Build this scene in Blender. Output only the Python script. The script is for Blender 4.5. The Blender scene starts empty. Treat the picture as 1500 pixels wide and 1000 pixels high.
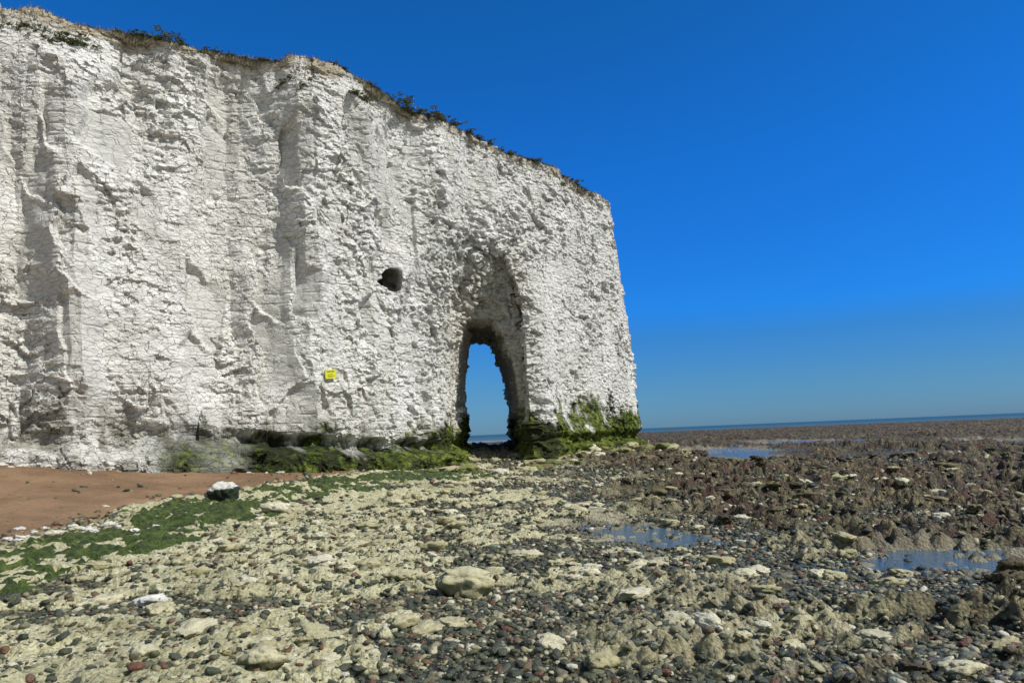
import bpy, bmesh, math, time
import numpy as np
from mathutils import Vector, Matrix
from mathutils.bvhtree import BVHTree
T0=time.time()
rng=np.random.default_rng(11)
scene=bpy.context.scene
col=scene.collection

# ------------------------------------------------------------------ noise
def h3(ix,iy,iz,seed=0):
    h=(ix.astype(np.int64)*374761393+iy.astype(np.int64)*668265263+iz.astype(np.int64)*1103515245+(seed+1)*1274126177)&0xFFFFFFFF
    h=h.astype(np.uint32)
    h^=h>>np.uint32(15); h*=np.uint32(0x2c1b3c6d); h^=h>>np.uint32(12); h*=np.uint32(0x297a2d39); h^=h>>np.uint32(15)
    return h.astype(np.float32)/np.float32(4294967296.0)
def vn(p,seed=0,lin=False):
    i=np.floor(p).astype(np.int32); f=(p-i).astype(np.float32)
    if not lin: f=f*f*(3-2*f)
    r=0
    d=p.shape[1]
    for dx in (0,1):
        wx=f[:,0] if dx else 1-f[:,0]
        for dy in (0,1):
            wy=f[:,1] if dy else 1-f[:,1]
            if d==2:
                r=r+wx*wy*h3(i[:,0]+dx,i[:,1]+dy,np.zeros_like(i[:,0]),seed)
            else:
                for dz in (0,1):
                    wz=f[:,2] if dz else 1-f[:,2]
                    r=r+wx*wy*wz*h3(i[:,0]+dx,i[:,1]+dy,i[:,2]+dz,seed)
    return r
def fbm(p,oct=3,seed=0,gain=.5):
    a=1;s=0;t=0
    for o in range(oct):
        s=s+a*vn(p*(2.03**o)+o*17.3,seed+o); t+=a; a*=gain
    return s/t
def worley(p,seed=0,jit=.9):
    n=p.shape[0]; d=p.shape[1]
    i=np.floor(p).astype(np.int32)
    f1=np.full(n,1e9,np.float32); f2=f1.copy()
    best=np.zeros((n,3),np.int32); off=np.zeros((n,d),np.float32)
    for dx in (-1,0,1):
        for dy in (-1,0,1):
            for dz in ((-1,0,1) if d==3 else (0,)):
                cx=i[:,0]+dx; cy=i[:,1]+dy; cz=(i[:,2]+dz) if d==3 else np.zeros_like(cx)
                vx=cx+.5+jit*(h3(cx,cy,cz,seed)-.5)-p[:,0]
                vy=cy+.5+jit*(h3(cx,cy,cz,seed+1)-.5)-p[:,1]
                dd=vx*vx+vy*vy
                if d==3:
                    vz=cz+.5+jit*(h3(cx,cy,cz,seed+2)-.5)-p[:,2]
                    dd=dd+vz*vz
                m=dd<f1
                f2=np.where(m,f1,np.minimum(f2,dd)); f1=np.where(m,dd,f1)
                best[m,0]=cx[m];best[m,1]=cy[m];best[m,2]=cz[m]
                off[m,0]=-vx[m];off[m,1]=-vy[m]
                if d==3: off[m,2]=-vz[m]
    return np.sqrt(f1),np.sqrt(f2),best,off
def sm(a,b,x):
    t=np.clip((x-a)/(b-a),0,1); return t*t*(3-2*t)

# ------------------------------------------------------------------ mesh / material helpers
def mesh_np(name,V,F,smooth=True,attrs=None):
    me=bpy.data.meshes.new(name)
    V=np.asarray(V,np.float32);F=np.asarray(F,np.int32)
    k=F.shape[1]
    me.vertices.add(len(V)); me.vertices.foreach_set("co",V.ravel())
    me.loops.add(F.size); me.loops.foreach_set("vertex_index",F.ravel())
    me.polygons.add(len(F)); me.polygons.foreach_set("loop_start",np.arange(0,F.size,k,dtype=np.int32))
    me.polygons.foreach_set("loop_total",np.full(len(F),k,np.int32))
    me.update(calc_edges=True); me.validate()
    me.polygons.foreach_set("use_smooth",np.full(len(me.polygons),smooth,bool))
    if attrs is not None:
        a=me.color_attributes.new("mask","FLOAT_COLOR","POINT"); a.data.foreach_set("color",np.asarray(attrs,np.float32).ravel())
    return me
def obj(name,me,mat=None,**props):
    o=bpy.data.objects.new(name,me); col.objects.link(o)
    if mat is not None and len(me.materials)==0: me.materials.append(mat)
    for k,v in props.items(): o[k]=v
    return o
def newmat(name):
    m=bpy.data.materials.new(name); m.use_nodes=True; nt=m.node_tree
    b=nt.nodes["Principled BSDF"]
    return m,nt,b
def N(nt,t,ins=None,**props):
    n=nt.nodes.new(t)
    for k,v in props.items(): setattr(n,k,v)
    for k,v in (ins or {}).items():
        if isinstance(v,bpy.types.NodeSocket): nt.links.new(v,n.inputs[k])
        else: n.inputs[k].default_value=v
    return n
def C(*c): return (c[0],c[1],c[2],1.0)
def mix(nt,f,a,b,blend='MIX'):
    return N(nt,'ShaderNodeMix',{0:f,6:a,7:b},data_type='RGBA',blend_type=blend).outputs[2]
def math_(nt,op,a,b=0.0,clamp=False):
    return N(nt,'ShaderNodeMath',{0:a,1:b},operation=op,use_clamp=clamp).outputs[0]
def noise(nt,vec,scale,detail=4,rough=.6,dist=0.0,out=0):
    return N(nt,'ShaderNodeTexNoise',{'Vector':vec,'Scale':scale,'Detail':detail,'Roughness':rough,'Distortion':dist}).outputs[out]
def ramp(nt,fac,stops,interp='LINEAR'):
    n=N(nt,'ShaderNodeValToRGB',{0:fac}); cr=n.color_ramp; cr.interpolation=interp
    while len(cr.elements)>1: cr.elements.remove(cr.elements[-1])
    cr.elements[0].position=stops[0][0]; cr.elements[0].color=C(*stops[0][1])
    for p,c in stops[1:]:
        e=cr.elements.new(p); e.color=C(*c)
    return n.outputs[0]
def mr(nt,v,a,b,c=0.,d=1.):
    return N(nt,'ShaderNodeMapRange',{0:v,1:a,2:b,3:c,4:d},interpolation_type='SMOOTHSTEP').outputs[0]
def vscale(nt,v,s):
    return N(nt,'ShaderNodeVectorMath',{0:v,1:s},operation='MULTIPLY').outputs[0]

# ------------------------------------------------------------------ camera
p=math.radians(7.1); ph=math.radians(2.36)
f=Vector((0,math.cos(p),math.sin(p))); r0=Vector((1,0,0)); u0=r0.cross(f)
r=r0*math.cos(ph)-u0*math.sin(ph); u=u0*math.cos(ph)+r0*math.sin(ph)
cam=bpy.data.cameras.new("camera"); camo=bpy.data.objects.new("camera",cam); col.objects.link(camo)
M=Matrix(((r.x,u.x,-f.x,0),(r.y,u.y,-f.y,0),(r.z,u.z,-f.z,1.6),(0,0,0,1)))
camo.matrix_world=M
cam.lens=26; cam.sensor_width=36; cam.clip_start=.1; cam.clip_end=40000
scene.camera=camo

# ------------------------------------------------------------------ light
sunv=Vector((0.82,-0.36,0)).normalized(); el=math.radians(47)
sunv=Vector((sunv.x*math.cos(el),sunv.y*math.cos(el),math.sin(el)))
sl=bpy.data.lights.new("sun","SUN"); sl.energy=4.6; sl.angle=math.radians(.5); sl.color=(1,.955,.86)
so=bpy.data.objects.new("sun",sl); col.objects.link(so)
so.rotation_euler=sunv.to_track_quat('Z','Y').to_euler(); so.location=(20,-20,30)
w=bpy.data.worlds.new("World"); scene.world=w; w.use_nodes=True; nt=w.node_tree
bg=nt.nodes["Background"]
sky=N(nt,'ShaderNodeTexSky',sky_type='NISHITA'); sky.sun_disc=False; sky.sun_elevation=el
sky.sun_rotation=math.atan2(sunv.x,sunv.y); sky.air_density=1.0; sky.dust_density=.3; sky.ozone_density=3.0
tc=N(nt,'ShaderNodeTexCoord'); sv=N(nt,'ShaderNodeSeparateXYZ',{0:tc.outputs['Generated']})
hz_=noise(nt,vscale(nt,tc.outputs['Generated'],(1.5,1.5,9)),1.0,2,.5)
elv=math_(nt,'ADD',sv.outputs[2],math_(nt,'MULTIPLY',math_(nt,'SUBTRACT',hz_,.5),.03))
K=1/5.0
tint=ramp(nt,elv,[(0,(.27*K,.55*K,1.08*K)),(.06,(.22*K,.56*K,1.05*K)),(.12,(.15*K,.58*K,1.20*K)),(.155,(.09*K,.68*K,1.6*K)),(.33,(.08*K,.76*K,1.72*K)),(.55,(.08*K,.76*K,1.50*K))])
tinted=mix(nt,1.0,mix(nt,1.0,sky.outputs[0],tint,'MULTIPLY'),(5,5,5,1),'MULTIPLY')
front=mr(nt,sv.outputs[1],-.25,.30)
nt.links.new(mix(nt,front,mix(nt,1.0,sky.outputs[0],C(1.3,1.15,.95),'MULTIPLY'),tinted),bg.inputs[0]); bg.inputs[1].default_value=.09
scene.view_settings.view_transform='Standard'; scene.view_settings.look='None'; scene.view_settings.exposure=0

# ------------------------------------------------------------------ ground function
CT=np.array([(-34,8,1.65),(-20,14,1.68),(-16.5,16.2,1.64),(-12.74,18.4,1.58),(-10.33,20.3,1.26),(-7.27,22.3,.86),(-4.64,24.5,.56),(-1.68,27.3,.42),(.5,30,.45),(2.76,32.5,.45),(6.3,37,.6),
(-20,25,1.5),(-8,30,.8),(-2,33,.62),(-2.5,38,.85),(-.5,36,.85),(-1,43,.5),(-11,11,.85),(-14,13,1.25),(-9.5,16,.94),(-7.7,11.2,.35),(-7.6,16.2,.48),(-6.2,22,.7),(-8,5,.4),(-12,5,.8),(-20,6,1.3),
(-5.8,11.4,.28),(-6,17.4,.35),(-5.8,8.7,.2),(-3.7,20.8,.38),(-4,5,0),(-3,9,.05),(-3,14,.12),(0,4,0),(0,8,0),(0,14,0),(0,20,.12),(1,25,.25),(4,10,-.02),(4,16,0),(4,22,.05),(5,29,.15),
(8,8,0),(8,15,0),(9,22,0),(10,30,.1),(9,37,.2),(15,20,0),(15,30,0),(16,42,0),(8,48,.1),(0,50,0),(-10,50,0),(0,0,0),(5,0,0),(10,0,0),(0,-8,0),(-8,-6,.3),(10,-8,0)],np.float32)
SANDE=np.array([(-20,-6.7),(5,-6.8),(8,-6.8),(11.2,-7.0),(13.5,-7.1),(16.2,-6.8),(19.5,-5.9),(22,-4.9),(24,-4.2)],np.float32)
ALG=np.array([(4,-6.2),(6,-5.95),(8.7,-5.75),(11.4,-5.6),(14.5,-5.6),(17.4,-5.2),(19.0,-4.5),(20.4,-3.6),(21.6,-2.6),(22.6,-1.5)],np.float32)
POOLS=[(1.95,12.0,.85,1.4,.35,-.04),(5.15,8.6,1.15,.62,.12,-.02),(12.0,41,1.9,7.5,-.25,.12),(6.7,17.4,.6,1.0,0,-.02),(27,38,3.0,4,0,.12),(18,27.5,1.3,1.6,0,.07),(9.6,12.6,.7,.5,0,-.02),(11.5,24,.9,1.4,.2,.05),(7.5,30,.8,1.6,.2,.14),(22,55,3,6,.2,.12)]
def polyd(P,Y,X):
    best=np.full(len(X),1e9,np.float32)
    for a,b in zip(P[:-1],P[1:]):
        ax,ay=a[1],a[0]; bx,by=b[1]-ax,b[0]-ay
        t=np.clip(((X-ax)*bx+(Y-ay)*by)/(bx*bx+by*by),0,1)
        best=np.minimum(best,np.hypot(X-ax-t*bx,Y-ay-t*by))
    return best
LAST={}
def ground(X,Y):
    X=np.asarray(X,np.float32);Y=np.asarray(Y,np.float32)
    R=np.hypot(X,Y)
    z=np.zeros_like(X); near=R<75
    xn,yn=X[near],Y[near]; sw=np.full(len(xn),.03,np.float32); sz=np.zeros_like(sw)
    for cx,cy,cz in CT:
        wg=np.exp(-((xn-cx)**2+(yn-cy)**2)/(2*2.6**2)); sw+=wg; sz+=wg*cz
    z[near]=sz/sw
    P=np.stack([X,Y],1)
    n05=fbm(P/.9,3,3); n3=fbm(P/3.1,3,9); n10=fbm(P/9.,3,23); nf3=fbm(P/.28,3,29)
    sand=sm(-.3,.7,np.interp(Y,SANDE[:,0],SANDE[:,1])+(n05-.5)*1.2-X)*(Y<40)
    ad=polyd(ALG,Y,X); alg=sm(1.05,.35,ad+(n05-.5)*1.9+(nf3-.5)*.8-.30*sm(10,18,Y)+.25*sm(11,7,Y))*(1-sand)
    zone=sm(-.4,3.6,X-.045*Y+(n3-.5)*5.0)
    farz=sm(24,40,Y)*sm(-2,6,X-.05*Y+2)
    zone=np.maximum(np.maximum(zone,farz*.95),sm(29,34,Y))
    warp=P+np.stack([vn(P/.5,41),vn(P/.5,42)],1)*.35
    n1=fbm(warp/np.array([1.6,.9]),5,5,.63)
    lx_=X+.02*Y+(n3-.5)*2.5
    bias=.105*sm(.0,-2.6,lx_)-.075*sm(-1.4,.6,lx_)
    out_p=sm(.50,.55,n1+bias); out_d=sm(.50,.56,n1*.75+n3*.25+.02*sm(15,40,Y))
    outc=(out_p*(1-zone)+out_d*zone)*(1-sand)
    amp=(.060*(1-zone)+(.09+.10*sm(9,24,R)+.10*sm(2.6,4.5,X)*sm(8.,6.,Y))*zone)
    far=1-sm(60,160,R)*.3
    f1,f2,b,o=worley(warp/.24,50)
    hh=h3(b[:,0],b[:,1],b[:,2],77)
    lump=(.35+.65*hh)*(1-sm(.15,.62,f1))*(hh>.25)
    f1b,f2b,bb,ob=worley(P/.10,60)
    lumps=(1-sm(.0,.7,f1b))*(.4+.6*h3(bb[:,0],bb[:,1],bb[:,2],78))
    rough=1-sand
    z=z+(n3-.5)*.12*rough+(n10-.5)*.12*sm(5,25,R)*rough
    z=z+outc*amp*(1+1.2*(n05-.5))*far
    z=z+lump*(.025+.024*outc+.090*zone*outc)*rough
    z=z+lumps*(.014+.014*outc+.04*zone*outc)*rough+(fbm(P/.16,3,71)-.5)*(.02+.060*outc+.09*zone*outc)*rough
    led=fbm(warp/np.array([7.,3.5]),4,91,.6)
    z=z+sm(.5,.58,led)*.17*sm(14,34,R)*zone+ (fbm(P/2.,3,95)-.5)*.22*sm(20,60,R)*zone
    pool=np.zeros_like(X)
    for px,py,a,bx,rot,lv in POOLS:
        c,s=math.cos(rot),math.sin(rot)
        dx=(X-px)*c+(Y-py)*s; dy=-(X-px)*s+(Y-py)*c
        kn=1.0 if a<1.3 else .45
        dd=np.sqrt((dx/a)**2+(dy/bx)**2)+((n05-.5)*1.7+(nf3-.5)*.9)*kn
        pw=.92*sm(2.6,1.3,dd)*(.3+.7*sm(.35*bx,-.2*bx,Y-py)); z=z*(1-pw)+pw*np.minimum(z,lv+.025)
        pm=sm(1.30,1.0,dd); pool=np.maximum(pool,np.maximum(pm,.8*sm(1.8,1.3,dd)*(X<px)))
        z=z*(1-pm)+pm*(lv-.05+.5*kn*np.clip(z-lv,-.1,.2)+.08*lump*hh*kn)
    LAST['lump']=np.clip(lump*1.3+lumps*.35+outc*.25,0,1)
    shore=130+115*sm(2,40,X)+ (n10-.5)*20
    z=z-6*sm(shore-15,shore+110,np.where(Y>0,R,0))
    return z,zone,outc,sand,alg,pool

# ------------------------------------------------------------------ ground mesh (polar sheet)
ang=np.concatenate([np.linspace(-180,-52,40)[:-1],np.linspace(-52,52,1100),np.linspace(52,180,40)[1:]])
rad=np.concatenate([[.3,.8,1.5,2.4],np.exp(np.linspace(math.log(3.3),math.log(330),900)),[400,600,1200,3000,8000,16000]])
A,R=np.meshgrid(np.radians(ang),rad)
GX=(R*np.sin(A)).ravel(); GY=(R*np.cos(A)).ravel()
gz,zone,outc,sand,alg,pool=ground(GX,GY); lumpv=LAST['lump']
nr,na=A.shape
idx=np.arange(nr*na).reshape(nr,na)
F=np.stack([idx[:-1,:-1],idx[:-1,1:],idx[1:,1:],idx[1:,:-1]],-1).reshape(-1,4)[:, ::-1]
me=mesh_np("ground",np.stack([GX,GY,gz],1),F,True,np.stack([zone,outc,sand,pool],1))
a=me.color_attributes.new("maskb","FLOAT_COLOR","POINT"); a.data.foreach_set("color",np.stack([lumpv,alg,lumpv,lumpv*0+1],1).astype(np.float32).ravel())
m,nt,b=newmat("foreshore_rock")
geo=N(nt,'ShaderNodeNewGeometry'); pos=geo.outputs['Position']
at=N(nt,'ShaderNodeAttribute',attribute_name="mask"); sp=N(nt,'ShaderNodeSeparateColor',{0:at.outputs['Color']})
atb=N(nt,'ShaderNodeAttribute',attribute_name="maskb"); spb=N(nt,'ShaderNodeSeparateColor',{0:atb.outputs['Color']})
lu=spb.outputs[0]
zo,ou,sa,po=sp.outputs[0],sp.outputs[1],sp.outputs[2],at.outputs['Alpha']
vor=N(nt,'ShaderNodeTexVoronoi',{'Vector':pos,'Scale':26.0,'Randomness':1.0}); 
vsep=N(nt,'ShaderNodeSeparateColor',{0:vor.outputs['Color']})
peb=ramp(nt,vsep.outputs[0],[(0,(.03,.034,.024)),(.3,(.058,.068,.040)),(.5,(.10,.105,.052)),(.6,(.10,.05,.03)),(.75,(.20,.185,.105)),(1,(.40,.37,.24))])
peb=mix(nt,mr(nt,vor.outputs['Distance'],.25,.6),peb,C(.022,.022,.014))
nA=noise(nt,pos,2.2,5,.65); nB=noise(nt,pos,9,5,.7); nC=noise(nt,pos,38,4,.7); nL=noise(nt,pos,.5,4,.6)
pale=ramp(nt,nB,[(.28,(.19,.17,.08)),(.38,(.42,.39,.21)),(.54,(.60,.57,.36)),(.75,(.72,.70,.52))])
pale=mix(nt,mr(nt,nC,.54,.68,0,.85),pale,C(.17,.155,.06))
pale=mix(nt,mr(nt,lu,.30,.04,0,.80),pale,C(.10,.092,.04))
pale=mix(nt,mr(nt,nL,.50,.62,0,.45),pale,C(.23,.22,.11))
dark=ramp(nt,math_(nt,'ADD',nB,math_(nt,'MULTIPLY',math_(nt,'SUBTRACT',lu,.35),.22)),[(.35,(.012,.008,.005)),(.49,(.034,.024,.011)),(.60,(.078,.060,.026)),(.70,(.18,.15,.068)),(.84,(.35,.32,.17))])
red=mix(nt,mr(nt,nA,.51,.60,0,.88),dark,C(.066,.021,.011))
red=mix(nt,mr(nt,nL,.53,.62,0,.6),red,mix(nt,.5,dark,C(.065,.08,.028)))
rock=mix(nt,zo,pale,red)
c=mix(nt,mr(nt,math_(nt,'ADD',ou,math_(nt,'MULTIPLY',math_(nt,'SUBTRACT',nB,.5),.9)),.25,.55),peb,rock)
c=mix(nt,sa,c,C(.21,.125,.062))
c=mix(nt,math_(nt,'MULTIPLY',po,.75),c,C(.30,.27,.19))
nt.links.new(c,b.inputs['Base Color'])
b.inputs['Roughness'].default_value=.7
hgt=math_(nt,'ADD',math_(nt,'MULTIPLY',math_(nt,'SUBTRACT',1.0,vor.outputs['Distance']),.7),math_(nt,'ADD',nB,math_(nt,'MULTIPLY',nC,.7)))
bp=N(nt,'ShaderNodeBump',{'Strength':1.0,'Distance':.04,'Height':hgt}); nt.links.new(bp.outputs[0],b.inputs['Normal'])
g=obj("ground",me,m,kind="structure",label="rocky chalk foreshore with pebbles and weedy reef ledges")
print("ground",time.time()-T0)

# ------------------------------------------------------------------ sand
xs=np.arange(-27,-3.6,.07); ys=np.arange(0,25,.07)
SX,SY=np.meshgrid(xs,ys); sx,sy=SX.ravel(),SY.ravel()
z,zn,ocm,snd,al,pl=ground(sx,sy)
P=np.stack([sx,sy],1)
zs=z+np.clip((snd-.5)*.22,-.12,.05)+(fbm(P/.35,3,201)-.5)*.07*snd+(fbm(P/1.6,2,203)-.5)*.08*snd
ix=np.arange(len(sx)).reshape(SX.shape)
F=np.stack([ix[:-1,:-1],ix[:-1,1:],ix[1:,1:],ix[1:,:-1]],-1).reshape(-1,4)
keep=(snd[F].max(1)>.15); F=F[keep]
uq,inv=np.unique(F,return_inverse=True)
me=mesh_np("sand",np.stack([sx,sy,zs],1)[uq],inv.reshape(-1,4))
m,nt,b=newmat("brown_sand"); pos=N(nt,'ShaderNodeNewGeometry').outputs['Position']
nA=noise(nt,pos,.7,4); nB=noise(nt,pos,60,3,.7); nD=noise(nt,pos,6,4,.6)
c=mix(nt,mr(nt,nA,.35,.65),C(.165,.090,.040),C(.26,.155,.080)); c=mix(nt,mr(nt,nB,.58,.70),c,C(.40,.34,.24)); c=mix(nt,mr(nt,nB,.42,.34),c,C(.07,.045,.03)); c=mix(nt,mr(nt,nD,.56,.72,0,.7),c,C(.11,.06,.032))
nt.links.new(c,b.inputs['Base Color']); b.inputs['Roughness'].default_value=.8
bp=N(nt,'ShaderNodeBump',{'Strength':.9,'Distance':.05,'Height':math_(nt,'ADD',math_(nt,'MULTIPLY',nB,.3),nD)}); nt.links.new(bp.outputs[0],b.inputs['Normal'])
obj("sand",me,m,kind="structure",label="damp reddish brown beach sand below the chalk cliff")

# ------------------------------------------------------------------ green seaweed mat
xs=np.arange(-8.2,-0.3,.028); ys=np.arange(4.5,24.5,.03)
SX,SY=np.meshgrid(xs,ys); sx,sy=SX.ravel(),SY.ravel()
z,zn,ocm,snd,al,pl=ground(sx,sy); lm=LAST['lump']; P=np.stack([sx,sy],1)
hf=fbm(P/.07,2,301); hg=fbm(P/.40,4,305,.72)
za=z+(al*.75+(hg-.5)*2.8-.31)*.13+(hf-.5)*.11-lm*.055
za=np.minimum(za,z+.02+.08*hf)
ix=np.arange(len(sx)).reshape(SX.shape)
F=np.stack([ix[:-1,:-1],ix[:-1,1:],ix[1:,1:],ix[1:,:-1]],-1).reshape(-1,4)
F=F[((za-z)[F].max(1)>-.01)&(al[F].max(1)>.05)]
uq,inv=np.unique(F,return_inverse=True)
me=mesh_np("seaweed",np.stack([sx,sy,za],1)[uq],inv.reshape(-1,4),False)
m,nt,b=newmat("green_algae"); pos=N(nt,'ShaderNodeNewGeometry').outputs['Position']
nB=noise(nt,pos,7,5,.78); nC=noise(nt,pos,45,3,.7)
c=ramp(nt,nB,[(.35,(.012,.022,.004)),(.46,(.032,.056,.008)),(.56,(.075,.115,.012)),(.69,(.14,.18,.03)),(.8,(.22,.24,.06))])
c=mix(nt,mr(nt,nC,.56,.66,0,.55),c,C(.035,.04,.012))
nt.links.new(c,b.inputs['Base Color']); b.inputs['Roughness'].default_value=.5
bp=N(nt,'ShaderNodeBump',{'Strength':1.0,'Distance':.04,'Height':nC}); nt.links.new(bp.outputs[0],b.inputs['Normal'])
obj("seaweed",me,m,kind="stuff",label="matted green seaweed on the rocks beside the sand")
print("sheets",time.time()-T0)

# ------------------------------------------------------------------ pools and sea
def water(name,base,rough,sc,st,dist):
    m,nt,b=newmat(name); pos=N(nt,'ShaderNodeNewGeometry').outputs['Position']
    n=noise(nt,vscale(nt,pos,sc),1.0,4,.6)
    b.inputs['Base Color'].default_value=C(*base); b.inputs['Roughness'].default_value=rough
    b.inputs['IOR'].default_value=1.33
    bp=N(nt,'ShaderNodeBump',{'Strength':st,'Distance':dist,'Height':n}); nt.links.new(bp.outputs[0],b.inputs['Normal'])
    return m,nt,b,pos
mp,_,pb,_=water("pool_water",(.06,.115,.16),.06,(14,10,7),.9,.05)
pb.inputs['IOR'].default_value=1.45
for px,py,a,bx,rot,lv in POOLS:
    n=40; th=np.linspace(0,2*math.pi,n,endpoint=False); c,s=math.cos(rot),math.sin(rot)
    ex,ey=1.8*a*np.cos(th),1.8*bx*np.sin(th)
    V=np.stack([ex*c-ey*s,ex*s+ey*c,np.zeros(n)],1)
    V=np.vstack([V,[[0,0,0]]]); F=[(i,(i+1)%n,n) for i in range(n)]
    o=obj("tide_pool",mesh_np("tide_pool",V,F),mp,kind="structure",label="still tide pool of sea water between rocks")
    o.location=(px,py,lv)
ms,nt,b,pos=water("sea_water",(.012,.05,.055),.4,(.12,.45,1),.9,.6)
fo=noise(nt,vscale(nt,pos,(.02,.09,1)),1.0,5,.65)
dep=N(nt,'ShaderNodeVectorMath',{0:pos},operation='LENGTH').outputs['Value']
nearm=mr(nt,dep,330,190)
fm=math_(nt,'MULTIPLY',mr(nt,fo,.54,.60),nearm)
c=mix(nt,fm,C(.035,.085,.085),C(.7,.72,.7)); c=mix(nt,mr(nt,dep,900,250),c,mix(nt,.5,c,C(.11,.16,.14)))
nt.links.new(c,b.inputs['Base Color'])
S=20000
obj("sea",mesh_np("sea",[(-S,60,-.45),(S,60,-.45),(S,S,-.45),(-S,S,-.45)],[(0,1,2,3)]),ms,kind="structure",label="calm teal sea with small breaking waves")

# ------------------------------------------------------------------ cliff
fb=[(-26,11.0),(-20,14.2),(-16,16.4),(-12.74,18.4),(-10.33,20.3),(-7.27,22.3),(-4.64,24.5),(-3.1,25.9),(-1.68,27.3),(.2,29.8),(2.76,32.5),(4.7,34.9),(6.25,36.9),(6.5,37.9)]
ft=[(-26.6,11.8,13.7),(-20.6,15.0,13.7),(-17,16.9,13.65),(-13.67,18.95,13.6),(-11.3,19.75,13.6),(-8.98,21.2,13.64),(-6.85,22.4,13.68),(-4.9,23.5,13.75),(-3.43,26.0,13.62),(-1.05,28.8,13.52),(1.86,32.0,13.45),(4.36,35.5,13.22),(5.2,36.5,13.05),(5.25,37.6,13.0)]
bb=[(5.9,40.8),(1.9,42.2),(-4.8,36.8),(-9,34.5),(-18,27.5),(-26.5,21)]
bt=[(4.6,39.6),(1.2,41.2),(-5.2,36.4),(-9,34.0),(-18,27),(-26.6,20.5)]
B=np.array(fb+bb,float); Tt=np.array([t for t in ft]+[(x,y,13.5) for x,y in bt],float)
def dens(Pn,k):
    out=[];n=len(Pn)
    for i in range(n):
        a,bq,c2,d=Pn[i-1],Pn[i],Pn[(i+1)%n],Pn[(i+2)%n]
        for j in range(k):
            t=j/k
            q=.5*((2*bq)+(-a+c2)*t+(2*a-5*bq+4*c2-d)*t*t+(-a+3*bq-3*c2+d)*t**3)
            out.append((1-.5)*q+.5*(bq*(1-t)+c2*t))
    return np.array(out)
B=dens(B,5);Tt=dens(Tt,5);n=len(B)
lev=[-1.5,.2,1.5,3.5,6,9,11.5,13]
bm=bmesh.new(); rings=[]
for k,z in enumerate(lev):
    ring=[]
    for i in range(n):
        zt=Tt[i,2]; zz=z if k<len(lev)-1 else zt
        t=np.clip((zz-.3)/(zt-.3),0,1); t=t**1.15
        q=B[i]*(1-t)+Tt[i,:2]*t
        ring.append(bm.verts.new((q[0],q[1],zz)))
    rings.append(ring)
for k in range(len(lev)-1):
    for i in range(n):
        j=(i+1)%n; bm.faces.new((rings[k][i],rings[k][j],rings[k+1][j],rings[k+1][i]))
bm.faces.new(rings[-1]); bm.faces.new(rings[0][::-1])
bmesh.ops.triangulate(bm,faces=bm.faces[:]); bmesh.ops.recalc_face_normals(bm,faces=bm.faces[:])
me=bpy.data.meshes.new("cliff_base"); bm.to_mesh(me); bm.free()
cb=bpy.data.objects.new("cliff_base",me); col.objects.link(cb)
def hull(pts):
    bm=bmesh.new()
    for q in pts: bm.verts.new(q)
    bmesh.ops.convex_hull(bm,input=bm.verts[:]); 
    loose=[v for v in bm.verts if not v.link_faces]
    bmesh.ops.delete(bm,geom=loose,context='VERTS')
    bmesh.ops.recalc_face_normals(bm,faces=bm.faces[:])
    me=bpy.data.meshes.new("cut"); bm.to_mesh(me); bm.free()
    o=bpy.data.objects.new("cut",me); col.objects.link(o); return o
sec=[(-1.15,-2),(-1.22,2),(-1.12,3.6),(-.95,4.9),(-.78,5.8),(-.6,6.3),(.46,6.4),(.86,5.6),(1.18,4.6),(1.38,3.2),(1.48,1.8),(1.48,-2)]
cutA=hull([(-.92+x*1.06,24,z) for x,z in sec]+[(-.90-.05*21+x*1.06,45,z*1.04 if z>0 else z) for x,z in sec])
cutB=hull([(-4.2,24.6,-2),(-4.1,24.6,4.0),(-3.8,24.6,7.0),(-3.3,24.6,9.0),(-2.4,25.6,10.3),(-.2,25.6,10.6),(.75,25.6,8),(.85,25.6,-2),
 (-2.2,30.4,-2),(-2.1,30.5,4),(-1.9,30.4,6.5),(-1.75,29.2,8.0),(-1.5,28.6,9.0),(-.3,29.7,9.3),(.14,30.5,8.0),(.40,31.5,6.6),(.52,32,-2)])
cutE=hull([(-2.1,26,6.2),(.0,26,6.2),(-1.7,26,8.0),(-.2,26,8.1),(-1.7,31.0,6.2),(.10,31.6,6.2),(-1.35,30.5,7.3),(-.1,31.0,7.3)])
nrm=Vector((.72,-.69,0)); tg=Vector((.69,.72,0))
cc=Vector((-3.95,25.4,7.12))
def blob(c0,pp,out,dep,sh):
    pts=[]
    for s1,z1 in pp:
        pts.append(c0+nrm*out+tg*s1+Vector((0,0,z1))); pts.append(c0-nrm*dep+tg*(s1*.95+sh)+Vector((0,0,z1*.95)))
    return hull(pts)
cutC=blob(cc,[(-.40,-.34),(.42,-.38),(.48,.10),(.40,.38),(-.20,.36),(-.42,.16)],1.5,1.7,-.45)
cutF=blob(cc+Vector((-.34,-.34,-.12)),[(-.34,.0),(-.2,-.14),(.3,-.18),(.3,.10)],1.5,.5,-.1)
cuts=(cutA,cutB,cutE,cutC,cutF)
for cu in cuts:
    md=cb.modifiers.new("b","BOOLEAN"); md.object=cu; md.operation='DIFFERENCE'; md.solver='EXACT'
md=cb.modifiers.new("r","REMESH"); md.mode='VOXEL'; md.voxel_size=.044
md=cb.modifiers.new("s","SMOOTH"); md.factor=.5; md.iterations=10
dg=bpy.context.evaluated_depsgraph_get(); ev=cb.evaluated_get(dg)
me=bpy.data.meshes.new_from_object(ev)
nv=len(me.vertices); print("cliff verts",nv,time.time()-T0)
VA=np.zeros(nv*3,np.float32); me.vertices.foreach_get("co",VA); VA=VA.reshape(-1,3)
NA=np.zeros(nv*3,np.float32); me.vertex_normals.foreach_get("vector",NA); NA=NA.reshape(-1,3)
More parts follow.
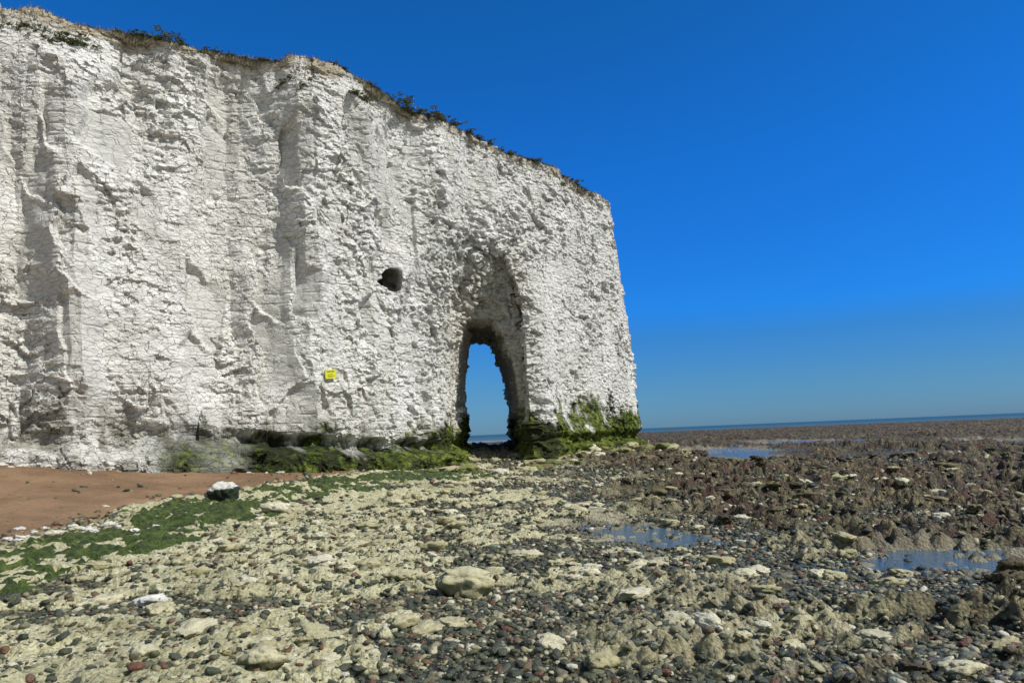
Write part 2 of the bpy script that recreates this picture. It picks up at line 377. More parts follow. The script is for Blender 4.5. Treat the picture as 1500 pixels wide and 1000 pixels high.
for o in (cb,)+cuts: bpy.data.objects.remove(o)
tocam=np.array([2,0,1.6],np.float32)-VA; tocam/=np.linalg.norm(tocam,axis=1)[:,None]
sel=(((NA*tocam).sum(1)>-.35)|(NA[:,2]>.6)|((VA[:,0]>-6)&(VA[:,0]<2)))&(VA[:,2]>-.4)&~((NA[:,2]>.8)&((VA[:,0]*.70-VA[:,1]*.71)<-26.5))
V=VA[sel];Nn=NA[sel]
X,Y,Z=V[:,0],V[:,1],V[:,2]
ztop=np.interp(X,[t[0] for t in ft],[t[2] for t in ft])
gfoot=np.interp(X,[-26,-12.7,-7.3,-4.6,-1.7,3,7],[1.6,1.58,.86,.56,.42,.45,.5])
hz=Z-gfoot
tang=np.array([.70,.71,0],np.float32)
S1=X*.70+Y*.71
wv=(fbm(V/1.1,3,401)-.5)
left=sm(3,-5,X)
nv3=np.array(nrm[:],np.float32); facing=Nn@nv3
inside=(sm(-3.6,-2.6,X)*sm(1.2,.3,X)*(Y>26)*sm(11.5,10.5,Z)).astype(np.float32)
def rib(s):
    b_=vn(np.stack([s/2.0,Z/18],1),411,True)-.5
    a_=vn(np.stack([s/.95+wv*.25,Z/8],1),412,True)-.5
    c_=vn(np.stack([s/.5+wv*.5,Z/1.6],1),413,True)-.5
    return np.clip(b_*2.2+a_*1.05,-.72,.95)+c_*.26
rb0=rib(S1+Z*.05+wv*.40)
cell=np.stack([(S1+Z*.10)/1.0+wv*.7,Z/2.4+wv*.7+S1*.15],1)
f1,f2,bI,of=worley(cell,418)
ra=h3(bI[:,0],bI[:,1],bI[:,2],420); rc=h3(bI[:,0],bI[:,1],bI[:,2],422)
sc_=(rc>.55)*left*sm(1.4,2.4,Z)*sm(-.5,-1.5,Z-ztop)*(1-inside)
edge_=sm(.0,.18,f2-f1)
big=rb0*(.26+.74*left)- edge_*(rc>.55)*(.05+.12*ra)*left
big+=edge_*(rc>.55)*left*of[:,0]*.32
big*=(1-.6*inside)*(.35+.65*sm(.1,-1.6,Z-ztop))
big=big*(.50+.50*sm(.5,2.6,hz))+.12*sm(3.0,.5,hz)
pil=np.exp(-((S1-23.0)/1.0)**2)*sm(10.5,6.0,Z)*sm(.2,.8,facing)
big+=.48*pil
smooth_cell=sc_*edge_*sm(.38,.52,fbm(V/.7,3,425)+.06)
wp=V+np.stack([vn(V/.8,451),vn(V/.8,452),vn(V/.8,453)],1)*.22
f1,f2,bI,of=worley(wp/np.array([.60,.60,.36]),430)
ra=h3(bI[:,0],bI[:,1],bI[:,2],440); rb=h3(bI[:,0],bI[:,1],bI[:,2],441); rg=h3(bI[:,0],bI[:,1],bI[:,2],442)
med=(ra-.5)*.16+(of[:,:2]@tang[:2])*(rb-.55)*.28-of[:,2]*(rg-.4)*.12
w2=V+(np.stack([vn(V/.25,461),vn(V/.25,462),vn(V/.25,463)],1)-.5)*.07
f1s,f2s,bI,of=worley(w2/np.array([.23,.23,.12]),460)
ra=h3(bI[:,0],bI[:,1],bI[:,2],470); rb=h3(bI[:,0],bI[:,1],bI[:,2],471); rg=h3(bI[:,0],bI[:,1],bI[:,2],472)
small=(ra-.5)*.085+(of[:,:2]@tang[:2])*(rb-.55)*.12-of[:,2]*(rg-.4)*.06
pat=sm(.40,.64,fbm(V/np.array([1.2,1.2,2.0]),4,480,.6))
fine=(fbm(V/.13,2,490)-.5)*.04
zb=Z+(fbm(V/np.array([2,2,.5]),3,495)-.5)*.30
bed=-.028*sm(.08,.0,np.abs((zb/.29)%1-.5))*sm(.34,.52,vn(V/np.array([.6,.6,.4]),497))
roughm=1-smooth_cell*.62
rm2=1+.7*inside
disp=big+rm2*roughm*(med*(.20+.95*pat)+small*(.45+.75*pat))+fine*(.4+.6*roughm)+bed
lx2=sm(-10.5,-7,X)*sm(.2,-1.2,X)
und=sm(1.15,.80,hz)*sm(.45,.70,hz)
disp-=und*(.15+.40*vn(V/.6,501))*sm(-12,-7,X)*(1-inside*.5)
ledge=sm(.75,.35,hz+(vn(V/.45,503)-.5)*.35)*lx2*sm(.0,.5,facing)
disp+=ledge*(.42+.45*(fbm(V/.5,3,504)-.3))
foot=sm(.40,.0,hz+(vn(V/.5,502)-.5)*.2); disp+=foot*(.15+.38*sm(-7.5,-9,X))
bulge=sm(2.8,.3,hz)*2.6*np.exp(-((X+2.7)**2+(Y-26.5)**2)/1.0)+sm(2.0,.4,hz)*1.5*np.exp(-((X-2.9)**2+(Y-32.4)**2)/5.)
disp+=bulge*(.42+.9*(fbm(V/.5,3,505)-.5))
crk=sm(.03,.0,np.abs(fbm(np.stack([X*1.5,Y*1.5,Z*.5],1),3,511)-.5))*sm(2.8,1.6,hz+vn(V/.6,512)*1.5)*sm(.5,.6,vn(V/.7,513))
disp-=crk*.14
disp+=sm(-.35,-.05,Z-ztop)*.05-sm(-1.6,-.4,Z-ztop)*sm(.5,.7,fbm(V/np.array([1.5,1.5,6]),2,520))*.25
top=sm(.75,.95,Nn[:,2])*sm(-1.2,-.5,Z-ztop)
disp=disp*(1-top)
ccv=np.array(cc[:],np.float32)
q_=V-ccv; along_=q_@nv3; perp=np.sqrt(np.maximum((q_**2).sum(1)-along_**2,0))
ringm=(perp>.8)&(perp<1.3)&(facing>.7)&(np.abs(along_)<2)
af=float(np.median(along_[ringm])) if ringm.any() else 0.
bmean=float(np.median(big[ringm])) if ringm.any() else 0.
cave=sm(1.5,.95,perp)*(along_<2)*(along_>-3.0)
incave=cave*((along_<af-.12)|(facing<.6))
V2=VA.copy()
dn_=disp*(1-cave)+cave*((disp-big)*np.where(incave>.3,.75,1.)-np.where(incave>.3,.03,0))
W=V+Nn*dn_[:,None]+nv3[None]*(cave*bmean)[:,None]
W[:,2]+=top*((fbm(V/1.3,3,530)-.5)*.20)-sm(-.8,0,Z-ztop)*(fbm(np.stack([S1/.8,S1*0],1),3,533)-.45)*.20
V2[sel]=W
me.vertices.foreach_set("co",V2.ravel())
cav=np.clip(.5+(small*roughm*3.5+med*roughm*1.4-crk*.5),0,1)  # crevice mask: occlusion and dirt darkened into the chalk colour
algt=1.0+.90*sm(-4.2,-2.2,X)+.30*sm(2,5,X)
algm=sm(.45,-.45,hz-algt+(fbm(V/.75,5,540,.7)-.5)*(3.0+1.2*sm(-1,1,X)))*sm(-12.5,-8.0,X+(fbm(V/1.2,3,541)-.5)*5)
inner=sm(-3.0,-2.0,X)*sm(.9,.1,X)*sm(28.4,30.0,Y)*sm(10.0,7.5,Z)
cave_shade=sm(1.0,.85,perp)*sm(af-.02,af-.35,along_)*(along_>-3.0)  # cave interior shade, painted into the colour as dark brown
tops=sm(-.42,-.02,Z-ztop+(fbm(V/.5,3,545)-.5)*.8)
def fill(x,v=0.):
    o=np.full(nv,v,np.float32); o[sel]=x; return o
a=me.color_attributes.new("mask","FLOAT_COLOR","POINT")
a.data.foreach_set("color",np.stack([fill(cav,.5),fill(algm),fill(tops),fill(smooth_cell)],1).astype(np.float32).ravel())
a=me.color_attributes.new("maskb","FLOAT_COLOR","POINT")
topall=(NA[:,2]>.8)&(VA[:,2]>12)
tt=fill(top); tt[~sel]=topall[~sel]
a.data.foreach_set("color",np.stack([tt,fill(inner),fill(sm(2.2,.5,hz)),fill(cave_shade)],1).astype(np.float32).ravel())
me.polygons.foreach_set("use_smooth",np.zeros(len(me.polygons),bool)); me.update()
m,nt,b=newmat("chalk")
pos=N(nt,'ShaderNodeNewGeometry').outputs['Position']
at=N(nt,'ShaderNodeAttribute',attribute_name="mask"); sp=N(nt,'ShaderNodeSeparateColor',{0:at.outputs['Color']})
at2=N(nt,'ShaderNodeAttribute',attribute_name="maskb"); sp2=N(nt,'ShaderNodeSeparateColor',{0:at2.outputs['Color']})
nA=noise(nt,pos,.55,5,.6); nB=noise(nt,pos,4,5,.7); nC=noise(nt,pos,22,4,.7)
nS=noise(nt,vscale(nt,pos,(2.2,2.2,.35)),1.0,4,.6)
c=mix(nt,mr(nt,nA,.38,.65),C(.64,.63,.595),C(.76,.755,.73))
c=mix(nt,mr(nt,nB,.50,.74,0,.5),c,C(.50,.49,.445))
c=mix(nt,math_(nt,'MULTIPLY',mr(nt,nS,.52,.68),.42),c,C(.45,.44,.405))
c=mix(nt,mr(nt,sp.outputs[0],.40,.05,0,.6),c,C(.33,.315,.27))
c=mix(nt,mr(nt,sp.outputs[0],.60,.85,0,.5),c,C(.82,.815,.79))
c=mix(nt,math_(nt,'MULTIPLY',at.outputs['Alpha'],.55),c,C(.50,.495,.47))  # shade of slabs turned from the sun, greyed into the colour
c=mix(nt,mr(nt,nC,.58,.72,0,.4),c,C(.33,.305,.25))
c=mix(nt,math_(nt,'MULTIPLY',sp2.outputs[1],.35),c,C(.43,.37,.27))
c=mix(nt,math_(nt,'MULTIPLY',sp2.outputs[2],mr(nt,nS,.42,.62,.1,.75)),c,C(.20,.185,.14))
c=mix(nt,math_(nt,'MULTIPLY',sp.outputs[2],.75),c,C(.36,.29,.18))
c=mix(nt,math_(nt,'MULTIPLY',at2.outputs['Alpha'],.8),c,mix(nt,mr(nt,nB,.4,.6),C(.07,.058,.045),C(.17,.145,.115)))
px_=N(nt,'ShaderNodeSeparateXYZ',{0:pos}).outputs[0]
ag=ramp(nt,math_(nt,'SUBTRACT',nB,mr(nt,px_,-3.4,-4.8,0,.08)),[(.3,(.010,.013,.006)),(.42,(.035,.048,.012)),(.53,(.11,.145,.022)),(.68,(.26,.27,.06))])
ag=mix(nt,mr(nt,nA,.5,.60,0,.8),ag,C(.022,.025,.013))
c=mix(nt,sp.outputs[1],c,ag)
gr=mix(nt,mr(nt,nB,.4,.6),C(.05,.07,.02),C(.16,.13,.07))
c=mix(nt,sp2.outputs[0],c,gr)
nt.links.new(c,b.inputs['Base Color']); b.inputs['Roughness'].default_value=.9; b.inputs['Specular IOR Level'].default_value=.2
wob=N(nt,'ShaderNodeVectorMath',{0:pos,1:vscale(nt,noise(nt,pos,2.5,2,.5,out=1),(.3,.3,.3))},operation='ADD').outputs[0]
v1=N(nt,'ShaderNodeTexVoronoi',{'Vector':vscale(nt,wob,(8,8,14)),'Scale':1.0},feature='F1')
vs=N(nt,'ShaderNodeSeparateColor',{0:v1.outputs['Color']})
v2=N(nt,'ShaderNodeTexVoronoi',{'Vector':vscale(nt,wob,(3.0,3.0,7.0)),'Scale':1.0},feature='DISTANCE_TO_EDGE')
joint=mr(nt,v2.outputs['Distance'],.0,.05,0,.9)
hgt=math_(nt,'ADD',math_(nt,'ADD',math_(nt,'MULTIPLY',vs.outputs[0],.6),joint),math_(nt,'ADD',math_(nt,'MULTIPLY',nC,.6),math_(nt,'MULTIPLY',nB,.8)))
bst=math_(nt,'SUBTRACT',.9,math_(nt,'MULTIPLY',at.outputs['Alpha'],.2))
bp=N(nt,'ShaderNodeBump',{'Strength':bst,'Distance':.05,'Height':hgt}); nt.links.new(bp.outputs[0],b.inputs['Normal'])
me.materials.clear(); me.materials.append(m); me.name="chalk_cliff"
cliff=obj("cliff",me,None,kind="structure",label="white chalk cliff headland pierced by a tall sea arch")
print("cliff",time.time()-T0)

nf=len(me.polygons); ls=np.zeros(nf*4,np.int32)
me.loops.foreach_get("vertex_index",ls); PF=ls.reshape(-1,4)
cx_=V2[PF[:,0]]
kf=(cx_[:,2]>12)|((cx_[:,0]>-8)&(cx_[:,0]<-4)&(cx_[:,2]>2.5)&(cx_[:,2]<5))
bvh=BVHTree.FromPolygons(V2.tolist(),PF[kf].tolist())
print("bvh",time.time()-T0)

# ------------------------------------------------------------------ sign on the cliff
o0=Vector((-6.22,23.54,3.68))+nrm*3
best=0
for s1 in (-.17,0,.17):
    for z1 in (-.13,0,.13):
        hh=bvh.ray_cast(o0+tg*s1+Vector((0,0,z1)),-nrm)
        if hh[0] is not None:
            dd_=-(hh[0]-o0).dot(nrm)
            if best==0 or dd_<best: best=dd_
if best==0: best=3
best=o0-nrm*best
def simplemat(name,c,rough=.5):
    m,nt,b=newmat(name); pos=N(nt,'ShaderNodeNewGeometry').outputs['Position']
    nn=noise(nt,pos,14,4)
    nt.links.new(mix(nt,mr(nt,nn,.35,.75,0,.5),C(*c),C(c[0]*.6,c[1]*.6,c[2]*.6)),b.inputs['Base Color']); b.inputs['Roughness'].default_value=rough; return m
my=simplemat("yellow_paint",(.66,.66,.02)); mk=simplemat("black_print",(.06,.06,.02)); mg=simplemat("grey_steel",(.25,.25,.25))
root=bpy.data.objects.new("warning_sign",None); col.objects.link(root); root.empty_display_size=.2
root.location=best+nrm*.03; root.rotation_euler=(0,math.radians(-4),math.atan2(tg.y,tg.x)); root.scale=(.95,.95,.95)
root["label"]="small yellow warning sign bolted to the chalk face"; root["category"]="sign"
def box(sx,sy,sz,c=(0,0,0),bev=.004):
    bm=bmesh.new(); bmesh.ops.create_cube(bm,size=1,matrix=Matrix.Translation(c)@Matrix.Diagonal((sx,sy,sz,1)))
    if bev: bmesh.ops.bevel(bm,geom=bm.edges[:],offset=bev,segments=2,affect='EDGES',profile=.5)
    return bm
def addpart(name,bm,mat,par):
    me=bpy.data.meshes.new(name); bm.to_mesh(me); bm.free(); o=obj(name,me,mat); o.parent=par; return o
addpart("panel",box(.42,.012,.31),my,root)
bm=bmesh.new()
def bar(x,z,wd,h):
    bmesh.ops.create_cube(bm,size=1,matrix=Matrix.Translation((x,-.008,z))@Matrix.Diagonal((wd,.003,h,1)))
bar(0,.085,.28,.03); bar(-.02,-.01,.2,.015); bar(.01,-.055,.27,.013); bar(-.03,-.095,.16,.012)
addpart("lettering",bm,mk,root)
for sx_ in (-.18,.18):
    for sz_ in (-.125,.125):
        bm=bmesh.new(); bmesh.ops.create_cone(bm,cap_ends=True,segments=12,radius1=.01,radius2=.008,depth=.24,matrix=Matrix.Translation((sx_,.108,sz_))@Matrix.Rotation(math.pi/2,4,'X'))
        addpart("bolt",bm,mg,root)

# ------------------------------------------------------------------ shrubs and grass on the cliff top
def leafmesh(name,n,rad,flat,leaf,sd,clumps):
    rg=np.random.default_rng(sd)
    cent=rg.normal(0,1,(clumps,3))*np.array([.5,.5,.35])*rad; cent[:,2]=np.abs(cent[:,2])*flat*1.4
    w_=rg.uniform(.15,.42,clumps)*rad
    k=rg.integers(0,clumps,n)
    d=rg.normal(0,1,(n,3)); d/=np.linalg.norm(d,axis=1)[:,None]
    P=cent[k]+d*(w_[k]*rg.uniform(.5,1.1,n))[:,None]
    a1=rg.normal(0,1,(n,3)); a1/=np.linalg.norm(a1,axis=1)[:,None]
    a2=np.cross(a1,rg.normal(0,1,(n,3))); a2/=np.linalg.norm(a2,axis=1)[:,None]
    L=(leaf*rg.uniform(.6,1.5,n))[:,None]
    V=np.stack([P-a1*L,P+a2*L*.5,P+a1*L,P-a2*L*.5],1).reshape(-1,3)
    F=np.arange(n*4).reshape(-1,4)
    st=[];sf=[]
    for c_ in cent:
        b0=len(V)+len(st); q=np.array([0.,0,-.15*rad]); e=c_
        for (pt,r_) in ((q,.012),(e,.004)):
            st+= [pt+np.array([r_,0,0]),pt+np.array([-r_*.5,r_,0]),pt+np.array([-r_*.5,-r_,0])]
        for i in range(3): sf.append((b0+i,b0+(i+1)%3,b0+3+(i+1)%3,b0+3+i))
    return mesh_np(name,np.vstack([V,np.array(st)]),np.vstack([F,np.array(sf)]),False)
m,nt,b=newmat("shrub_leaves"); gi=N(nt,'ShaderNodeNewGeometry'); oi=N(nt,'ShaderNodeObjectInfo')
c=ramp(nt,gi.outputs['Random Per Island'],[(0,(.03,.055,.01)),(.5,(.065,.10,.02)),(.8,(.11,.14,.035)),(1,(.20,.18,.07))])
c=mix(nt,mr(nt,oi.outputs['Random'],.4,1.0,0,.7),c,C(.16,.125,.055))
nt.links.new(c,b.inputs['Base Color']); b.inputs['Roughness'].default_value=.6
mleaf=m
sh=[leafmesh("shrub%d"%i,900,1.0,.8,.085,600+i,11+2*i) for i in range(6)]
ed=np.array([(t[0],t[1]) for t in ft[:13]]); seg=np.linalg.norm(np.diff(ed,axis=0),axis=1); cum=np.concatenate([[0],np.cumsum(seg)])
def edge(s): 
    return np.array([np.interp(s,cum,ed[:,0]),np.interp(s,cum,ed[:,1])])
inl=np.array([-.70,.71])
def topz(x,y):
    h=bvh.ray_cast(Vector((x,y,16)),Vector((0,0,-1))); return h[0].z if h[0] is not None else None
def s_at(x): return float(np.interp(x,ed[:,0],cum))
def placetop(s,off,thr):
    last=None
    o_=1.6
    while o_>-1.0:
        q=edge(s)+inl*o_; z=topz(q[0],q[1])
        if z is None or z<thr: break
        last=(q,z,o_); o_-=.1
    if last is None: return None
    q=edge(s)+inl*(last[2]+off); z=topz(q[0],q[1])
    return (q[0],q[1],z if z is not None else last[1])
items=[]
spec=[(-12.2,.34),(-11.9,.22),(-10.4,.26),(-10.0,.36),(-9.7,.22),(-8.6,.17),(-6.9,.17),(-5.0,.26),(-4.7,.24),(-4.3,.2),(-3.75,.42),(-3.45,.42),(-3.2,.36),(-2.7,.38),(-2.35,.36),(-1.95,.33),(-1.5,.31),(-1.05,.29),(-.6,.23),(-.1,.23),(.4,.28),(1.3,.2),(1.55,.33),(2.7,.2),(3.3,.32),(3.5,.22)]
for x,rr in spec: items.append((s_at(x),rng.uniform(-.05,.12),rr*.82))
for k in range(150): items.append((rng.uniform(s_at(-17),s_at(4.6)),rng.uniform(-.05,.15),rng.uniform(.06,.13)))
for k,(s,off,rr) in enumerate(items):
    q=placetop(s,off,12.75)
    if q is None or q[2]<12.5: continue
    o=obj("shrub",sh[k%6],mleaf,category="shrub",group="shrubs along the cliff top")
    o["label"]="dark green shrub rooted at the chalk cliff edge" if rr>.2 else "small low green plant on the cliff top"
    o.location=(q[0],q[1],q[2]+.01); o.rotation_euler=(rng.uniform(-.2,.2),rng.uniform(-.2,.2),rng.uniform(0,6.28)); o.scale=(rr*1.4,rr*1.4,rr*.72)
nb=15000; S_=np.sort(rng.uniform(s_at(-19),s_at(5),nb)); OFF=np.abs(rng.normal(0,.30,nb))
dn=vn(np.stack([S_*1.3,S_*0+3.3],1),800)
Vg=[];Fg=[]; ebase={}
for k in range(nb):
    if dn[k]<.2 and rng.random()<.6: continue
    kk_=round(S_[k]/.08)
    if kk_ not in ebase:
        pp_=placetop(S_[k],0,12.7); ebase[kk_]=None if pp_ is None else pp_
    if ebase[kk_] is None: continue
    bx_,by_,_z=ebase[kk_]; jit_=rng.uniform(-.04,.04)
    q=(bx_+inl[0]*OFF[k]+.7*jit_,by_+inl[1]*OFF[k]+.7*jit_); z=topz(q[0],q[1])
    if z is None or z<12.5: continue
    h=rng.uniform(.05,.15)*(.4+dn[k]); a_=rng.uniform(0,6.28); wd=.012
    lx,ly=rng.normal(0,.06,2); b0=len(Vg)
    Vg+=[(q[0]-wd*math.cos(a_),q[1]-wd*math.sin(a_),z-.03),(q[0]+wd*math.cos(a_),q[1]+wd*math.sin(a_),z-.03),(q[0]+lx,q[1]+ly,z+h)]
    Fg.append((b0,b0+1,b0+2))
m,nt,b=newmat("dry_grass"); gi=N(nt,'ShaderNodeNewGeometry')
c=ramp(nt,gi.outputs['Random Per Island'],[(0,(.07,.08,.03)),(.4,(.18,.15,.07)),(.7,(.30,.24,.13)),(1,(.09,.11,.04))])
nt.links.new(c,b.inputs['Base Color']); b.inputs['Roughness'].default_value=.8
obj("grass",mesh_np("grass",Vg,Fg,False),m,kind="stuff",label="short dry grass fringing the cliff top")
print("veg",time.time()-T0)

# ------------------------------------------------------------------ stones
def ico(sub):
    bm=bmesh.new(); bmesh.ops.create_icosphere(bm,subdivisions=sub,radius=1)
    V=np.array([v.co[:] for v in bm.verts],np.float32); F=np.array([[v.index for v in f.verts] for f in bm.faces],np.int32); bm.free(); return V,F
def stonemat(name,stops,rough=.7,isl=True,algae=0.,acol=(.05,.055,.02),lo=.2,hi=.55):
    m,nt,b=newmat(name); gi=N(nt,'ShaderNodeNewGeometry'); oi=N(nt,'ShaderNodeObjectInfo')
    pos=gi.outputs['Position']
    c=ramp(nt,gi.outputs['Random Per Island'] if isl else oi.outputs['Random'],stops)
    nB=noise(nt,pos,14,5,.7); nC=noise(nt,pos,60,3,.7)
    c=mix(nt,mr(nt,nB,.45,.7,0,.75),c,mix(nt,.65,c,C(.05,.045,.03)))
    if algae: 
        nz=N(nt,'ShaderNodeSeparateXYZ',{0:N(nt,'ShaderNodeTexCoord').outputs['Object']})
        c=mix(nt,mr(nt,math_(nt,'ADD',nz.outputs[2],math_(nt,'MULTIPLY',nB,.6)),hi,lo,0,algae),c,C(*acol))
    nt.links.new(c,b.inputs['Base Color']); b.inputs['Roughness'].default_value=rough
    bp=N(nt,'ShaderNodeBump',{'Strength':.8,'Distance':.03,'Height':math_(nt,'ADD',nB,math_(nt,'MULTIPLY',nC,.5))}); nt.links.new(bp.outputs[0],b.inputs['Normal'])
    return m
mpeb=stonemat("pebble_stone",[(0,(.028,.034,.026)),(.22,(.048,.060,.038)),(.48,(.088,.100,.052)),(.60,(.15,.145,.065)),(.67,(.15,.055,.03)),(.75,(.17,.17,.11)),(.85,(.31,.285,.165)),(.94,(.46,.43,.27)),(1,(.62,.60,.48))],.36)
def scatter_pebbles(sub,n,ra,rb,s0,s1,seed):
    rg=np.random.default_rng(seed)
    bV,bF=ico(sub)
    rr=np.sqrt(rg.uniform(ra*ra,rb*rb,n)); aa=np.radians(rg.uniform(-46,46,n))
    x=rr*np.sin(aa);y=rr*np.cos(aa)
    z,zn,oc,sn,al,pl=ground(x,y)
    clump=fbm(np.stack([x,y],1)/1.0,3,900)
    keep=(rg.random(n)>(.78*oc*(1-sn)+.975*sn+.6*al+.85*pl))&(clump+.55*rg.random(n)>.34)
    x,y,z=x[keep],y[keep],z[keep]+.04*(sn[keep]>.5); n=len(x)
    s=s0+(s1-s0)*rg.random(n)**3
    sc=np.stack([s*rg.uniform(.9,1.45,n),s*rg.uniform(.65,1.,n),s*rg.uniform(.4,.75,n)],1)
    th=rg.uniform(0,6.28,n); ct,st=np.cos(th),np.sin(th)
    off=rg.normal(0,.11 if sub>1 else .14,(12,len(bV),3))
    kk=rg.integers(0,12,n)
    Vv=(bV[None]+off[kk])*sc[:,None,:]
    tl=rg.normal(0,.25,n)
    vz=Vv[:,:,2]+Vv[:,:,0]*tl[:,None]
    vx=Vv[:,:,0]*ct[:,None]-Vv[:,:,1]*st[:,None]; vy=Vv[:,:,0]*st[:,None]+Vv[:,:,1]*ct[:,None]
    VV=np.stack([vx+x[:,None],vy+y[:,None],vz+(z+sc[:,2]*.3)[:,None]],2).reshape(-1,3)
    FF=(bF[None]+(np.arange(n)*len(bV))[:,None,None]).reshape(-1,3)
    return VV,FF
parts=[scatter_pebbles(2,42000,4,8.5,.009,.045,1),scatter_pebbles(1,50000,8.5,15,.016,.060,2),scatter_pebbles(1,36000,15,32,.03,.10,3)]
VV=[];FF=[];o_=0
for a_,b_ in parts: VV.append(a_);FF.append(b_+o_);o_+=len(a_)
obj("pebbles",mesh_np("pebbles",np.vstack(VV),np.vstack(FF),True),mpeb,kind="stuff",label="mixed grey brown and green beach pebbles")
print("pebbles",time.time()-T0)

def rockmesh(name,seed,sub=4,ang=.5):
    V,F=ico(sub); 
    f1,f2,bI,of=worley(V*1.5+seed*7.1,seed*3)
    g_=h3(bI[:,0],bI[:,1],bI[:,2],seed)
    n1=fbm(V*1.4+seed*3.3,3,seed+5); n2=fbm(V*5+seed,3,seed+9)
    rad=1+(g_-.5)*.55*ang+(n1-.5)*.9+(n2-.5)*.55
    V=V*rad[:,None]
    V[:,2]=np.where(V[:,2]>.40,.40+(V[:,2]-.40)*.45,V[:,2])
    return mesh_np(name,V,F,True)
mchalk=stonemat("pale_chalk_stone",[(0,(.40,.365,.20)),(.5,(.53,.495,.31)),(1,(.68,.65,.50))],.85,False,.6,(.14,.13,.055))
mwhite=stonemat("white_chalk_stone",[(0,(.60,.58,.52)),(1,(.74,.73,.68))],.85,False,.15)
mgb=stonemat("green_based_stone",[(0,(.70,.69,.64)),(1,(.72,.71,.66))],.85,False,1.0,(.012,.024,.01),.42,.54)
mmoss=stonemat("mossy_stone",[(0,(.10,.12,.03)),(.5,(.20,.21,.06)),(1,(.36,.34,.16))],.8,False,.6,(.03,.04,.015))
mdark=stonemat("weedy_stone",[(0,(.036,.019,.010)),(.5,(.07,.050,.023)),(1,(.20,.17,.08))],.7,False,.6)
RC=[rockmesh("chalk_rock%d"%i,i+1,4,.8) for i in range(9)]
RW=[q.copy() for q in RC[:4]]; RD=[rockmesh("dark_rock%d"%i,i+40,4,1.1) for i in range(7)]; RG=RC[1].copy(); RM=[q.copy() for q in RC[3:8]]
for q in RC:q.materials.append(mchalk)
for q in RW:q.materials.append(mwhite)
for q in RD:q.materials.append(mdark)
for q in RM:q.materials.append(mmoss)
RG.materials.append(mgb)
def put(name,me,x,y,s,sc,label,cat,grp,sink=.25,rot=None):
    z=float(ground(np.array([x]),np.array([y]))[0][0])
    o=obj(name,me,None,label=label,category=cat)
    if grp: o["group"]=grp
    o.scale=(s*sc[0],s*sc[1],s*sc[2]); o.location=(x,y,z+s*sc[2]*(1-sink)-s*sc[2]*.35)
    o.rotation_euler=(rng.uniform(-.15,.15),rng.uniform(-.15,.15),rng.uniform(0,6.28) if rot is None else rot)
    return o
put("boulder",RC[0],-.54,7.5,.26,(1.05,.8,.66),"smooth rounded pale chalk boulder resting on pebbles","boulder",None,0.,rot=.1)
put("boulder",RG,-5.95,15.2,.26,(1.,.85,1.0),"white-topped chalk boulder with dark algae base beside seaweed","boulder",None,-.1,rot=.4)
put("boulder",RC[2],-4.5,14,.22,(1.1,.8,.6),"pale chalk boulder on crusty rock beside seaweed","boulder",None,0.)
for x,y,s in [(-3.5,7.2,.13)]: put("boulder",RW[0],x,y,s,(1.1,.8,.5),"small bright white chalk lump lying on rock","rock",None,-.1)
for i,(x,y,s) in enumerate([(-1.23,8.0,.15),(1.0,6.8,.12),(.05,9.8,.16),(-1.55,5.7,.16),(1.2,6.1,.12),(-.6,6.3,.10),(2.3,7.2,.12),(.6,8.6,.14),(-2.3,8.8,.16),(1.6,9.0,.12),(-1.9,10.5,.18),(.2,5.5,.12),(2.6,5.7,.12),(-2.6,6.1,.15)]):
    put("rock",RC[(i+1)%9],x,y,s,(1.15,.85,.5),"pale crusted chalk rock among dark pebbles","rock","loose chalk rocks on the foreshore",.35)
grp="loose chalk rocks on the foreshore"
k=0
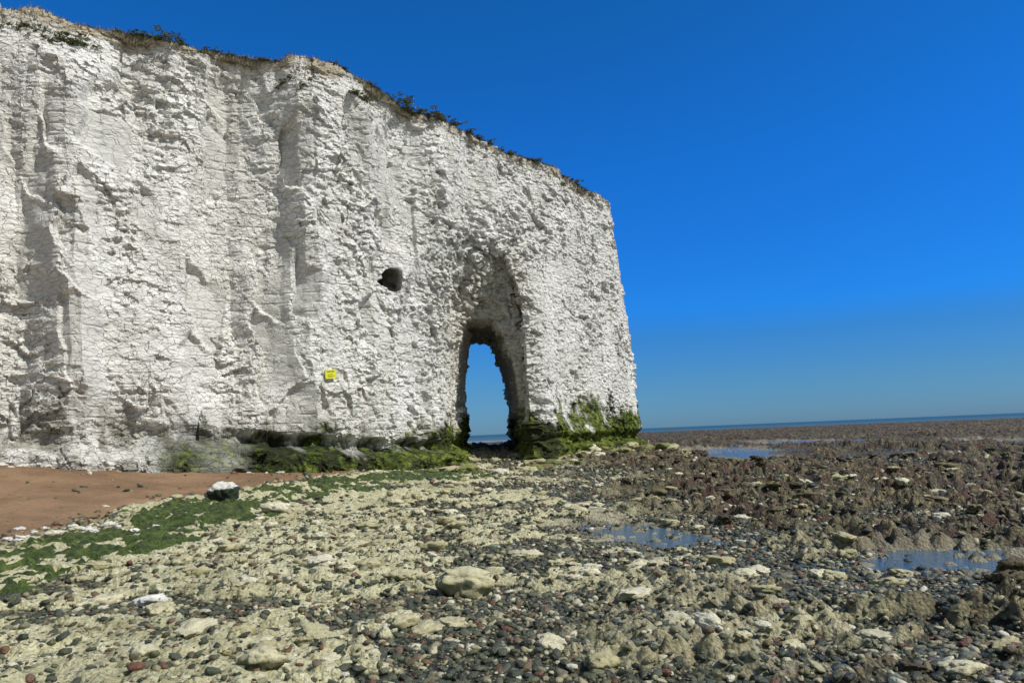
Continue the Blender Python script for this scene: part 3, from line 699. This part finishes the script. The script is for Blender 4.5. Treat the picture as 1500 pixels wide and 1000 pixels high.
while k<280:
    rr=math.sqrt(rng.uniform(4.8**2,22**2)); aa=math.radians(rng.uniform(-34,32)); x,y=rr*math.sin(aa),rr*math.cos(aa)
    z,zn,oc,sn,al,pl=[float(q[0]) for q in ground(np.array([x]),np.array([y]))]
    if sn>.1 or al>.5 or pl>.2 or rng.random()<zn*.5: continue
    s=rng.uniform(.04,.11)*(1+.02*rr)
    put("rock",RC[k%9],x,y,s,(rng.uniform(.9,1.6),rng.uniform(.7,1),rng.uniform(.5,.8)),"pale crusted chalk rock among dark pebbles","rock",grp,.35); k+=1
k=0
while k<200:
    rr=math.sqrt(rng.uniform(5**2,34**2)); aa=math.radians(rng.uniform(4,36)); x,y=rr*math.sin(aa),rr*math.cos(aa)
    z,zn,oc,sn,al,pl=[float(q[0]) for q in ground(np.array([x]),np.array([y]))]
    if zn<.5 or pl>.1: continue
    s=rng.uniform(.05,.13)*(1+.03*rr)*(.6 if rr<9 else 1.)
    put("weedy_rock",RD[k%7],x,y,s,(rng.uniform(.9,1.5),rng.uniform(.7,1),rng.uniform(.5,.9)),"dark brown seaweed-covered rock on the reef","rock","weedy rocks on the reef",.4); k+=1
k=0
while k<130:
    if k<85:
        t=rng.uniform(0,1); x=-2.6+t*10.5; y=25.2+t*10.0-rng.uniform(0,3.5)
        if x>5.5: y=rng.uniform(31,38)
        s=rng.uniform(.10,.34)
    else:
        x=rng.uniform(2.2,9.0); y=31.2+(x-2.2)*.95-abs(rng.normal(0,.9)); s=rng.uniform(.15,.42)
    u_=rng.random()
    mm=RC[k%9] if u_<.45 else (RM[k%5] if u_<.80 else RD[k%7])
    lb="green mossy chalk boulder at the foot of the arch" if mm in RM else "weathered chalk boulder fallen at the foot of the arch"
    put("boulder",mm,x,y,s,(rng.uniform(.9,1.5),rng.uniform(.7,1),rng.uniform(.5,.9)),lb,"boulder","boulders at the foot of the arch",.3); k+=1
for k in range(34):
    x=rng.normal(-7.0,.6); y=rng.normal(11.3,.5)
    put("stone",RW[k%4],x,y,rng.uniform(.03,.09),(1.2,.9,.7),"white chalk stone lying at the sand's edge","stone","white stones at the edge of the sand",0.)
for k in range(34):
    t=rng.uniform(0,1); x=-13+t*7.5; y=np.interp(x,[-12.74,-10.33,-7.27,-4.64],[18.4,20.3,22.3,24.5])-rng.uniform(.3,1.1)
    put("stone",RW[k%4],x,float(y),rng.uniform(.05,.16),(1.3,.9,.6),"white chalk stone fallen at the cliff foot","stone","white stones at the cliff foot",.1)
print("done",time.time()-T0)
